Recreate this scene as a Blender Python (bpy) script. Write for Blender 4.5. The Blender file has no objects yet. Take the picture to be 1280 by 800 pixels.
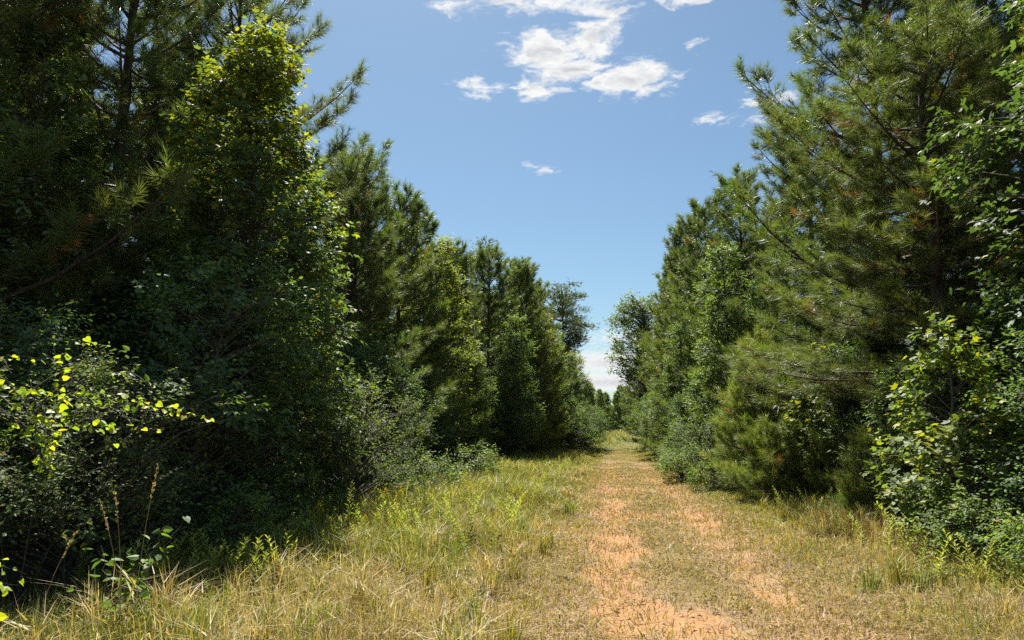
import bpy, math
import numpy as np
from mathutils import Vector, Matrix
R = math.radians
scene = bpy.context.scene
COL = scene.collection

# ------------------------------------------------------------------ camera
cam_d = bpy.data.cameras.new('camera')
cam_d.sensor_width = 36.0
cam_d.lens = 26.0
cam_d.clip_start = 0.1
cam_d.clip_end = 5000.0
cam = bpy.data.objects.new('camera', cam_d)
COL.objects.link(cam)
cam.location = (0.0, 0.0, 1.8)
cam.rotation_euler = (R(90 + 8.31), 0, 0)
scene.camera = cam

# ------------------------------------------------------------------ light
SUN_AZ = 12.0      # degrees to the left of the view direction (+Y)
SUN_EL = 59.0
sx = -math.sin(R(SUN_AZ)) * math.cos(R(SUN_EL))
sy = math.cos(R(SUN_AZ)) * math.cos(R(SUN_EL))
sz = math.sin(R(SUN_EL))
sun_d = bpy.data.lights.new('sun', 'SUN')
sun_d.energy = 5.0
sun_d.angle = R(0.53)
sun_d.color = (1.0, 0.94, 0.84)
sun = bpy.data.objects.new('sun', sun_d)
COL.objects.link(sun)
sun.rotation_euler = Vector((sx, sy, sz)).to_track_quat('Z', 'Y').to_euler()

scene.view_settings.view_transform = 'Standard'
scene.view_settings.look = 'None'
scene.view_settings.gamma = 1.0
scene.view_settings.use_curve_mapping = False
scene.view_settings.exposure = 1.35

world = bpy.data.worlds.new('World')
scene.world = world
world.use_nodes = True
wn, wl = world.node_tree.nodes, world.node_tree.links
wn.clear()

def wnode(t, **kw):
    n = wn.new(t)
    for k, v in kw.items():
        setattr(n, k, v)
    return n

def wmath(op, a, b=None, clamp=False):
    n = wnode('ShaderNodeMath', operation=op, use_clamp=clamp)
    for i, v in enumerate((a, b)):
        if v is None:
            continue
        if isinstance(v, (int, float)):
            n.inputs[i].default_value = v
        else:
            wl.new(v, n.inputs[i])
    return n.outputs[0]

SKY_STRENGTH = 0.050
sky = wnode('ShaderNodeTexSky', sky_type='NISHITA', sun_disc=False)
sky.sun_elevation = R(SUN_EL)
sky.sun_rotation = R(-SUN_AZ)
sky.altitude = 100
sky.air_density = 1.0
sky.dust_density = 0.8
sky.ozone_density = 0.7
tc = wnode('ShaderNodeTexCoord')
sep = wnode('ShaderNodeSeparateXYZ')
wl.new(tc.outputs['Generated'], sep.inputs[0])
zc = wmath('MAXIMUM', sep.outputs[2], 0.04)
pu = wmath('DIVIDE', sep.outputs[0], zc)
pv = wmath('DIVIDE', sep.outputs[1], zc)
comb = wnode('ShaderNodeCombineXYZ')
wl.new(pu, comb.inputs[0]); wl.new(pv, comb.inputs[1])
# cumulus banks on a cloud layer, (x, y) on a plane one unit up; radii
BLOBS = [(0.095, 1.86, 0.13, 0.13, 1.0), (0.205, 1.80, 0.10, 0.13, 1.0), (0.168, 1.96, 0.12, 0.13, 1.0), (0.085, 2.07, 0.10, 0.09, 0.9),
         (0.347, 2.03, 0.16, 0.13, 1.0), (0.249, 2.067, 0.075, 0.08, 0.9), (-0.105, 2.09, 0.07, 0.085, 0.7), (-0.02, 1.61, 0.13, 0.07, 0.9),
         (-0.144, 1.65, 0.03, 0.05, 0.5), (0.123, 1.59, 0.12, 0.07, 0.9), (0.245, 1.66, 0.09, 0.05, 0.7), (0.41, 1.60, 0.11, 0.06, 0.8),
         (0.465, 1.846, 0.04, 0.045, 0.55), (0.79, 2.176, 0.09, 0.09, 0.34), (0.71, 2.30, 0.09, 0.06, 0.30), (0.118, 2.759, 0.045, 0.055, 0.30),
         (1.5, 8.2, 0.8, 1.2, 0.6), (1.7, 11.5, 1.9, 2.6, 1.0), (2.6, 16.5, 4.0, 4.5, 1.1),
         # the rest of the sky
         (-1.4, -0.6, 0.4, 0.3, 1.0), (1.6, -1.2, 0.5, 0.35, 1.0), (0.3, -2.0, 0.5, 0.4, 1.0), (-2.6, 1.0, 0.4, 0.5, 0.8),
         (2.8, 0.9, 0.5, 0.4, 1.0), (-0.6, -3.6, 0.8, 0.6, 1.0), (-3.5, -2.5, 0.8, 0.7, 1.0)]
# warp the plane a little so that outlines billow
warp = wnode('ShaderNodeTexNoise'); warp.inputs['Scale'].default_value = 8.0
warp.inputs['Detail'].default_value = 3.0; warp.inputs['Roughness'].default_value = 0.6
wl.new(comb.outputs[0], warp.inputs['Vector'])
wsub = wnode('ShaderNodeVectorMath', operation='SUBTRACT'); wsub.inputs[1].default_value = (0.5, 0.5, 0.5)
wl.new(warp.outputs['Color'], wsub.inputs[0])
wsc = wnode('ShaderNodeVectorMath', operation='SCALE'); wsc.inputs['Scale'].default_value = 0.16
wl.new(wsub.outputs[0], wsc.inputs[0])
wadd = wnode('ShaderNodeVectorMath', operation='ADD')
wl.new(comb.outputs[0], wadd.inputs[0]); wl.new(wsc.outputs[0], wadd.inputs[1])
field = None
for (bx_, by_, rx_, ry_, pk) in BLOBS:
    d1 = wnode('ShaderNodeVectorMath', operation='SUBTRACT'); d1.inputs[1].default_value = (bx_, by_, 0)
    wl.new(wadd.outputs[0], d1.inputs[0])
    d2 = wnode('ShaderNodeVectorMath', operation='MULTIPLY'); d2.inputs[1].default_value = (pk / rx_, pk / ry_, 0)
    wl.new(d1.outputs[0], d2.inputs[0])
    d3 = wnode('ShaderNodeVectorMath', operation='LENGTH'); wl.new(d2.outputs[0], d3.inputs[0])
    v = wmath('SUBTRACT', pk, d3.outputs['Value'])
    field = v if field is None else wmath('MAXIMUM', field, v)
def puff(vec):
    f = wnode('ShaderNodeTexNoise'); f.inputs['Scale'].default_value = 12.0
    f.inputs['Detail'].default_value = 6.0; f.inputs['Roughness'].default_value = 0.62
    wl.new(vec, f.inputs['Vector'])
    return wmath('MULTIPLY', wmath('SUBTRACT', f.outputs['Fac'], 0.5), 2.3)
fn = puff(wadd.outputs[0])
dens = wmath('ADD', field, fn)
tow = wnode('ShaderNodeVectorMath', operation='ADD'); tow.inputs[1].default_value = (-0.012, -0.045, 0)   # a step towards the sun
wl.new(wadd.outputs[0], tow.inputs[0])
fn2 = puff(tow.outputs[0])
cover = wnode('ShaderNodeMapRange', interpolation_type='SMOOTHSTEP')
cover.inputs['From Min'].default_value = -0.04; cover.inputs['From Max'].default_value = 0.66
wl.new(dens, cover.inputs['Value'])
cover_m = wmath('MULTIPLY', cover.outputs[0], wmath('GREATER_THAN', sep.outputs[2], 0.041))
thick = wnode('ShaderNodeMapRange', interpolation_type='SMOOTHSTEP')
thick.inputs['From Min'].default_value = 0.25; thick.inputs['From Max'].default_value = 1.15
wl.new(wmath('ADD', wmath('MULTIPLY', dens, 0.75), wmath('MULTIPLY', wmath('SUBTRACT', fn2, fn), 0.75)), thick.inputs['Value'])
ccol = wnode('ShaderNodeMix', data_type='RGBA')
ccol.inputs['A'].default_value = (7.6, 7.6, 7.5, 1)
ccol.inputs['B'].default_value = (3.9, 4.15, 4.6, 1)
wl.new(thick.outputs[0], ccol.inputs['Factor'])
tint = wnode('ShaderNodeMix', data_type='RGBA', blend_type='MULTIPLY')      # the camera's colour balance for blue sky
tint.inputs['Factor'].default_value = 1.0; tint.inputs['B'].default_value = (0.72, 0.87, 0.90, 1)
wl.new(sky.outputs[0], tint.inputs['A'])
smix = wnode('ShaderNodeMix', data_type='RGBA')
wl.new(cover_m, smix.inputs['Factor'])
wl.new(tint.outputs['Result'], smix.inputs['A']); wl.new(ccol.outputs['Result'], smix.inputs['B'])
bg = wnode('ShaderNodeBackground'); bg.inputs['Strength'].default_value = SKY_STRENGTH
wl.new(smix.outputs['Result'], bg.inputs['Color'])
wo = wnode('ShaderNodeOutputWorld'); wl.new(bg.outputs[0], wo.inputs['Surface'])

cy = scene.cycles
cy.max_bounces = 6; cy.diffuse_bounces = 3; cy.glossy_bounces = 2
cy.transmission_bounces = 4; cy.transparent_max_bounces = 4
cy.caustics_reflective = False; cy.caustics_refractive = False
cy.use_denoising = False
cy.use_adaptive_sampling = True; cy.adaptive_threshold = 0.02

# ------------------------------------------------------------------ numpy helpers
def nrm(v):
    return v / np.maximum(np.linalg.norm(v, axis=-1, keepdims=True), 1e-9)

_lat = np.random.default_rng(5).random((256, 256))
def vnoise(x, y):
    x = np.asarray(x, float); y = np.asarray(y, float)
    xi = np.floor(x).astype(int); yi = np.floor(y).astype(int)
    fx = x - xi; fy = y - yi
    fx = fx * fx * (3 - 2 * fx); fy = fy * fy * (3 - 2 * fy)
    a = _lat[xi & 255, yi & 255]; b = _lat[(xi + 1) & 255, yi & 255]
    c = _lat[xi & 255, (yi + 1) & 255]; d = _lat[(xi + 1) & 255, (yi + 1) & 255]
    return (a * (1 - fx) + b * fx) * (1 - fy) + (c * (1 - fx) + d * fx) * fy

def fbm(x, y, s=1.0, o=4):
    v = 0; a = 0.5; t = 0
    for i in range(o):
        v = v + a * vnoise(x * s + 17.3 * i, y * s + 9.1 * i); t += a
        a *= 0.5; s *= 2.03
    return v / t

def sstep(a, b, x):
    t = np.clip((x - a) / (b - a), 0, 1)
    return t * t * (3 - 2 * t)

class Geo:
    """collects triangles and quads with a colour per vertex and a slot per face"""
    def __init__(s):
        s.V = []; s.T = []; s.Q = []; s.C = []; s.n = 0; s.tm = []; s.qm = []
    def add(s, V, T=None, Q=None, C=None, m=0):
        V = np.asarray(V, np.float32).reshape(-1, 3)
        C = np.asarray(C if C is not None else (0.5, 0.5, 0.5), np.float32)
        C = np.broadcast_to(C, (len(V), C.shape[-1]))
        s.V.append(V); s.C.append(C)
        if T is not None and len(T):
            s.T.append(np.asarray(T, np.int32) + s.n); s.tm.append(np.full(len(T), m, np.int32))
        if Q is not None and len(Q):
            s.Q.append(np.asarray(Q, np.int32) + s.n); s.qm.append(np.full(len(Q), m, np.int32))
        s.n += len(V)
    def arrays(s):
        V = np.concatenate(s.V); C = np.concatenate(s.C)
        T = np.concatenate(s.T) if s.T else np.zeros((0, 3), np.int32)
        Q = np.concatenate(s.Q) if s.Q else np.zeros((0, 4), np.int32)
        return V, T, Q, C
    def mesh(s, name, mats, smooth=False):
        V, T, Q, C = s.arrays()
        me = bpy.data.meshes.new(name)
        me.vertices.add(len(V)); me.vertices.foreach_set('co', V.ravel())
        nl = len(T) * 3 + len(Q) * 4
        me.loops.add(nl)
        me.loops.foreach_set('vertex_index', np.concatenate([T.ravel(), Q.ravel()]).astype(np.int32))
        nf = len(T) + len(Q)
        me.polygons.add(nf)
        st = np.concatenate([np.arange(len(T)) * 3, len(T) * 3 + np.arange(len(Q)) * 4]).astype(np.int32)
        me.polygons.foreach_set('loop_start', st)
        mi = np.concatenate(s.tm + s.qm).astype(np.int32)
        me.polygons.foreach_set('material_index', mi)
        me.polygons.foreach_set('use_smooth', np.full(nf, smooth, bool))
        a = me.color_attributes.new('Col', 'FLOAT_COLOR', 'POINT')
        a.data.foreach_set('color', (C if C.shape[1] == 4 else np.concatenate([C, np.ones((len(C), 1), np.float32)], 1)).ravel())
        for m in (mats if isinstance(mats, (list, tuple)) else [mats]):
            me.materials.append(m)
        me.update(); me.validate()
        return me

def tubes(geo, P, rad, sides=5, C=(0.2, 0.2, 0.2), m=0):
    """P (B,k,3) polylines, rad (B,k)"""
    P = np.asarray(P, float); rad = np.asarray(rad, float)
    B, k, _ = P.shape
    tan = np.gradient(P, axis=1) if k > 2 else np.repeat(P[:, 1:] - P[:, :1], 2, axis=1)
    tan = nrm(tan)
    ref = np.where(np.abs(tan[..., 2:3]) > 0.9, np.array([1.0, 0, 0]), np.array([0, 0, 1.0]))
    a = nrm(np.cross(tan, ref)); b = np.cross(tan, a)
    th = np.arange(sides) * 2 * np.pi / sides
    ring = P[:, :, None] + rad[:, :, None, None] * (np.cos(th)[None, None, :, None] * a[:, :, None] + np.sin(th)[None, None, :, None] * b[:, :, None])
    V = ring.reshape(-1, 3)
    bi, ki, si = np.meshgrid(np.arange(B), np.arange(k - 1), np.arange(sides), indexing='ij')
    i0 = (bi * k + ki) * sides + si; i1 = (bi * k + ki) * sides + (si + 1) % sides
    Q = np.stack([i0, i1, i1 + sides, i0 + sides], -1).reshape(-1, 4)
    geo.add(V, Q=Q, C=C, m=m)

# leaf outlines: x across, y along, z fold; fans of triangles
def fan(pts):
    V = np.array(pts, float); n = len(V)
    T = [(0, i, i + 1) for i in range(1, n - 1)]
    return V, np.array(T)
OVAL = fan([(0, 0, 0), (0.26, 0.3, 0.07), (0.2, 0.68, 0.06), (0, 1, -0.05), (-0.2, 0.68, 0.06), (-0.26, 0.3, 0.07)])
HEART = fan([(0, 0, 0), (0.3, -0.12, 0.05), (0.52, 0.2, 0.1), (0.36, 0.62, 0.06), (0, 1, -0.06), (-0.36, 0.62, 0.06), (-0.52, 0.2, 0.1), (-0.3, -0.12, 0.05)])
STAR = fan([(0, 0, 0), (0.40, 0.08, 0.03), (0.55, 0.52, 0.0), (0.15, 0.50, 0.03), (0, 1, -0.04),
            (-0.15, 0.50, 0.03), (-0.55, 0.52, 0.0), (-0.40, 0.08, 0.03)])
DIAM = fan([(0, 0, 0), (0.28, 0.45, 0.07), (0, 1, -0.03), (-0.28, 0.45, 0.07)])

def put_leaves(geo, pos, d, n, size, shape, C, m=0):
    V0, T0 = shape
    d = nrm(d); side = nrm(np.cross(d, n)); n = np.cross(side, d)
    s = np.asarray(size)[:, None, None]
    V = pos[:, None, :] + s * (V0[None, :, 0:1] * side[:, None] + V0[None, :, 1:2] * d[:, None] + V0[None, :, 2:3] * n[:, None])
    N, k = len(pos), len(V0)
    T = (T0[None] + (np.arange(N) * k)[:, None, None]).reshape(-1, 3)
    geo.add(V.reshape(-1, 3), T=T, C=np.repeat(C, k, axis=0), m=m)

def put_needles(geo, pos, axis, length, nper, nl, nw, rng, C, m=0):
    """shoots: pos (S,3), axis (S,3), length (S)"""
    S = len(pos)
    axis = nrm(axis)
    p = np.repeat(pos, nper, 0); ax = np.repeat(axis, nper, 0); L = np.repeat(length, nper)
    N = len(p)
    rnd = rng.normal(size=(N, 3)); rad = nrm(rnd - (rnd * ax).sum(1, keepdims=True) * ax)
    f = rng.random(N)
    ang = np.radians(rng.uniform(25, 78, N) * (1.05 - 0.5 * f))
    base = p + ax * (L * f)[:, None]
    dr = ax * np.cos(ang)[:, None] + rad * np.sin(ang)[:, None]
    dr[:, 2] -= 0.18
    dr = nrm(dr)
    ln = nl * rng.uniform(0.75, 1.15, N)
    w = nrm(np.cross(dr, rng.normal(size=(N, 3)))) * (nw * 0.5)
    V = np.stack([base - w, base + w, base + dr * ln[:, None]], 1).reshape(-1, 3)
    T = np.arange(N * 3).reshape(-1, 3)
    c = np.repeat(C, nper, 0) * rng.uniform(0.72, 1.3, (N, 1))
    geo.add(V, T=T, C=np.repeat(c, 3, 0), m=m)

# ------------------------------------------------------------------ materials
def mat(name):
    m = bpy.data.materials.new(name); m.use_nodes = True
    m.node_tree.nodes.clear()
    return m, m.node_tree.nodes, m.node_tree.links

def leaf_mat(name, trans, rough, boost, spec=0.5):
    m, n, l = mat(name)
    at = n.new('ShaderNodeAttribute'); at.attribute_name = 'Col'
    p = n.new('ShaderNodeBsdfPrincipled')
    p.inputs['Roughness'].default_value = rough
    p.inputs['Specular IOR Level'].default_value = spec
    l.new(at.outputs['Color'], p.inputs['Base Color'])
    t = n.new('ShaderNodeBsdfTranslucent')
    b = n.new('ShaderNodeMix'); b.data_type = 'RGBA'; b.blend_type = 'MULTIPLY'
    b.inputs['Factor'].default_value = 1.0
    b.inputs['B'].default_value = (*[min(q * trans, 1.6) for q in boost], 1)
    l.new(at.outputs['Color'], b.inputs['A']); l.new(b.outputs['Result'], t.inputs['Color'])
    mx = n.new('ShaderNodeAddShader')          # light reflected from the leaf plus light coming through it
    l.new(p.outputs[0], mx.inputs[0]); l.new(t.outputs[0], mx.inputs[1])
    o = n.new('ShaderNodeOutputMaterial'); l.new(mx.outputs[0], o.inputs['Surface'])
    return m

M_LEAF = leaf_mat('broad_leaf', 0.46, 0.55, (2.3, 2.4, 0.6), 0.16)
M_VINE = leaf_mat('vine_leaf', 0.62, 0.55, (2.6, 2.6, 0.5), 0.2)
M_NEEDLE = leaf_mat('pine_needle', 0.40, 0.50, (2.1, 2.2, 0.7), 0.28)
M_GRASS = leaf_mat('grass_blade', 0.45, 0.55, (1.6, 1.6, 0.7), 0.22)

def bark_mat(name, c1, c2):
    m, n, l = mat(name)
    tcn = n.new('ShaderNodeTexCoord')
    mp = n.new('ShaderNodeMapping'); mp.inputs['Scale'].default_value = (14, 14, 3)
    l.new(tcn.outputs['Object'], mp.inputs[0])
    nz = n.new('ShaderNodeTexNoise'); nz.inputs['Scale'].default_value = 2.0; nz.inputs['Detail'].default_value = 6
    l.new(mp.outputs[0], nz.inputs['Vector'])
    cr = n.new('ShaderNodeValToRGB')
    cr.color_ramp.elements[0].position = 0.35; cr.color_ramp.elements[0].color = (*c1, 1)
    cr.color_ramp.elements[1].position = 0.68; cr.color_ramp.elements[1].color = (*c2, 1)
    l.new(nz.outputs['Fac'], cr.inputs[0])
    p = n.new('ShaderNodeBsdfPrincipled'); p.inputs['Roughness'].default_value = 0.85
    l.new(cr.outputs[0], p.inputs['Base Color'])
    bp = n.new('ShaderNodeBump'); bp.inputs['Strength'].default_value = 0.6; bp.inputs['Distance'].default_value = 0.03
    l.new(nz.outputs['Fac'], bp.inputs['Height']); l.new(bp.outputs[0], p.inputs['Normal'])
    o = n.new('ShaderNodeOutputMaterial'); l.new(p.outputs[0], o.inputs['Surface'])
    return m
M_PBARK = bark_mat('pine_bark', (0.03, 0.022, 0.017), (0.11, 0.075, 0.055))
M_BARK = bark_mat('grey_bark', (0.04, 0.035, 0.03), (0.13, 0.11, 0.09))

def ground_mat():
    m, n, l = mat('clay_and_litter')
    at = n.new('ShaderNodeAttribute'); at.attribute_name = 'Col'
    tcn = n.new('ShaderNodeNewGeometry')
    nz = n.new('ShaderNodeTexNoise'); nz.inputs['Scale'].default_value = 24.0; nz.inputs['Detail'].default_value = 8
    nz.inputs['Roughness'].default_value = 0.7
    l.new(tcn.outputs['Position'], nz.inputs['Vector'])
    mr = n.new('ShaderNodeMapRange'); mr.inputs['From Min'].default_value = 0.3; mr.inputs['From Max'].default_value = 0.7
    mr.inputs['To Min'].default_value = 0.55; mr.inputs['To Max'].default_value = 1.3
    l.new(nz.outputs['Fac'], mr.inputs['Value'])
    mx = n.new('ShaderNodeMix'); mx.data_type = 'RGBA'; mx.blend_type = 'MULTIPLY'; mx.inputs['Factor'].default_value = 1
    # ragged clay patches: the worn mask broken up by fine noise
    nf = n.new('ShaderNodeTexNoise'); nf.inputs['Scale'].default_value = 6.0; nf.inputs['Detail'].default_value = 9
    nf.inputs['Roughness'].default_value = 0.75
    l.new(tcn.outputs['Position'], nf.inputs['Vector'])
    ad = n.new('ShaderNodeMath'); ad.operation = 'ADD'; l.new(at.outputs['Alpha'], ad.inputs[0]); l.new(nf.outputs['Fac'], ad.inputs[1])
    ms = n.new('ShaderNodeMapRange'); ms.interpolation_type = 'SMOOTHSTEP'
    ms.inputs['From Min'].default_value = 0.9; ms.inputs['From Max'].default_value = 1.65
    l.new(ad.outputs[0], ms.inputs['Value'])
    cm = n.new('ShaderNodeMix'); cm.data_type = 'RGBA'; l.new(ms.outputs[0], cm.inputs['Factor'])
    l.new(at.outputs['Color'], cm.inputs['A']); cm.inputs['B'].default_value = (0.33, 0.178, 0.080, 1)
    l.new(cm.outputs['Result'], mx.inputs['A']); l.new(mr.outputs[0], mx.inputs['B'])
    p = n.new('ShaderNodeBsdfPrincipled'); p.inputs['Roughness'].default_value = 0.95
    p.inputs['Specular IOR Level'].default_value = 0.15
    l.new(mx.outputs['Result'], p.inputs['Base Color'])
    bp = n.new('ShaderNodeBump'); bp.inputs['Strength'].default_value = 0.8; bp.inputs['Distance'].default_value = 0.02
    l.new(nz.outputs['Fac'], bp.inputs['Height']); l.new(bp.outputs[0], p.inputs['Normal'])
    o = n.new('ShaderNodeOutputMaterial'); l.new(p.outputs[0], o.inputs['Surface'])
    return m
M_GROUND = ground_mat()
M_GRAVEL, n_, l_ = mat('pebble')
_a = n_.new('ShaderNodeAttribute'); _a.attribute_name = 'Col'
_p = n_.new('ShaderNodeBsdfPrincipled'); _p.inputs['Roughness'].default_value = 0.9
l_.new(_a.outputs['Color'], _p.inputs['Base Color'])
_o = n_.new('ShaderNodeOutputMaterial'); l_.new(_p.outputs[0], _o.inputs['Surface'])

# ------------------------------------------------------------------ object helpers
def tag(o, label=None, cat=None, group=None, kind=None):
    if label: o['label'] = label
    if cat: o['category'] = cat
    if group: o['group'] = group
    if kind: o['kind'] = kind
    return o

def link(name, me, parent=None):
    o = bpy.data.objects.new(name, me); COL.objects.link(o)
    if parent is not None: o.parent = parent
    return o

def plant(name, parts, label, cat, loc, rotz=0.0, sc=1.0, group=None, tilt=(0, 0)):
    """an Empty at the plant's base with its parts; parts share mesh data between alike plants"""
    e = bpy.data.objects.new(name, None); COL.objects.link(e)
    e.empty_display_size = 0.3
    e.location = loc; e.rotation_euler = (R(tilt[0]), R(tilt[1]), R(rotz))
    e.scale = (sc, sc, sc) if not isinstance(sc, tuple) else sc
    tag(e, label, cat, group)
    for pn, me, kind in parts:
        o = link(pn, me, e)
        if kind: o['kind'] = kind
    return e

# ------------------------------------------------------------------ terrain and track
def road_x(y):
    y = np.asarray(y, float)
    return 0.95 + 0.122 * y + 0.25 * np.sin(y * 0.07 + 0.4) * sstep(12, 40, y) + 0.0007 * np.clip(y - 30, 0, 200) ** 2

def clay(x, y):
    d = x - road_x(y)
    rut = np.maximum(np.exp(-((d + 0.80) / 0.42) ** 2), np.exp(-((d - 0.90) / 0.42) ** 2))
    n = fbm(x + 3, y * 0.6 + 8, 0.9, 4)
    n2 = fbm(x + 40, y * 0.8 + 3, 2.6, 3)
    mid = np.exp(-((d + 0.1) / 1.0) ** 2)
    v = rut * (0.45 + 1.0 * (n - 0.35)) + mid * sstep(0.52, 0.68, n) * 0.75
    v = v * (0.6 + 0.8 * n2)
    near = (sstep(36, 18, y) * 0.8 + 0.22) * (0.55 + 0.45 * sstep(6.0, 8.5, y))
    return np.clip(sstep(0.22, 0.72, v * near * 1.12), 0, 1)

def worn_mask(d):
    return np.clip(np.exp(-((d + 0.85) / 0.55) ** 2) + np.exp(-((d - 0.95) / 0.52) ** 2) + 0.08 * np.exp(-(d / 0.8) ** 2), 0, 1)

def gz(x, y):
    x = np.asarray(x, float); y = np.asarray(y, float)
    d = x - road_x(y)
    z = 0.16 * (fbm(x, y, 0.16, 3) - 0.5) + 0.05 * (fbm(x + 9, y, 0.9, 3) - 0.5)
    rut = np.exp(-((d + 0.80) / 0.30) ** 2) + np.exp(-((d - 0.90) / 0.30) ** 2)
    z = z - 0.06 * rut + 0.02 * np.exp(-(d / 0.5) ** 2)
    z = z + 0.10 * sstep(1.6, 5.0, np.abs(d)) - 0.25 * sstep(-5.5, -8.5, d)
    z = z + 2.2 * sstep(75, 190, y)
    return z

def gcol(x, y):
    d = x - road_x(y)
    c = clay(x, y)[..., None]
    n = fbm(x, y, 1.7, 4)[..., None]; n2 = fbm(x + 31, y + 5, 0.5, 3)[..., None]
    straw = np.array([0.22, 0.16, 0.09]) * (0.7 + 0.6 * n)
    green = np.array([0.12, 0.11, 0.042]) * (0.7 + 0.6 * n)
    turf = straw + (green - straw) * sstep(0.35, 0.62, n2)
    turf = turf + (np.array([0.12, 0.125, 0.04]) * (0.7 + 0.6 * n) - turf) * sstep(35, 70, y)[..., None]
    worn = worn_mask(d) * (0.75 + 0.5 * n[..., 0])
    turf = turf + (np.array([0.285, 0.18, 0.102]) * (0.75 + 0.5 * n) - turf) * (0.92 * np.clip(worn, 0, 1) * sstep(60, 25, y))[..., None]
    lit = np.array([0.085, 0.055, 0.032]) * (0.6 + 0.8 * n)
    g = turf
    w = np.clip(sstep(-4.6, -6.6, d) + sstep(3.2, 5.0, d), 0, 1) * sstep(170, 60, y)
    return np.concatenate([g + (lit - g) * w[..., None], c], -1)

def spaced(a, b, step, lo, hi, grow=1.22):
    c = list(np.arange(a, b + 1e-6, step)); s = step
    while c[-1] < hi:
        s *= grow; c.append(c[-1] + s)
    s = step
    while c[0] > lo:
        s *= grow; c.insert(0, c[0] - s)
    return np.array(c)

def sheet(xs, ys, fz, warp_x=None):
    X, Y = np.meshgrid(xs, ys)
    if warp_x is not None: X = X + warp_x(Y)
    Z = fz(X, Y)
    V = np.stack([X, Y, Z], -1).reshape(-1, 3)
    h, w = X.shape
    i = (np.arange(h - 1)[:, None] * w + np.arange(w - 1)[None]).ravel()
    Q = np.stack([i, i + 1, i + 1 + w, i + w], 1)
    return V, Q, gcol(X, Y).reshape(-1, 4)

g = Geo()
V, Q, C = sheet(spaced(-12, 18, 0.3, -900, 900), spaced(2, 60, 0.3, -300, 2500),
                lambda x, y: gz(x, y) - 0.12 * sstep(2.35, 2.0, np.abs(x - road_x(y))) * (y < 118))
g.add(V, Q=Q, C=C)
ground = link('ground', g.mesh('ground', M_GROUND, True)); tag(ground, kind='structure')
ground['label'] = 'grassy clay ground running under the woods to the horizon'
g = Geo()
V, Q, C = sheet(np.linspace(-2.3, 2.3, 47), np.concatenate([np.arange(1, 30, 0.12), np.arange(30, 116, 0.4)]),
                lambda x, y: gz(x, y) + 0.004, road_x)
g.add(V, Q=Q, C=C)
track = link('dirt_track', g.mesh('dirt_track', M_GROUND, True)); tag(track, kind='structure')
track['label'] = 'orange clay two-rut track with grass growing along its middle'

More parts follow.
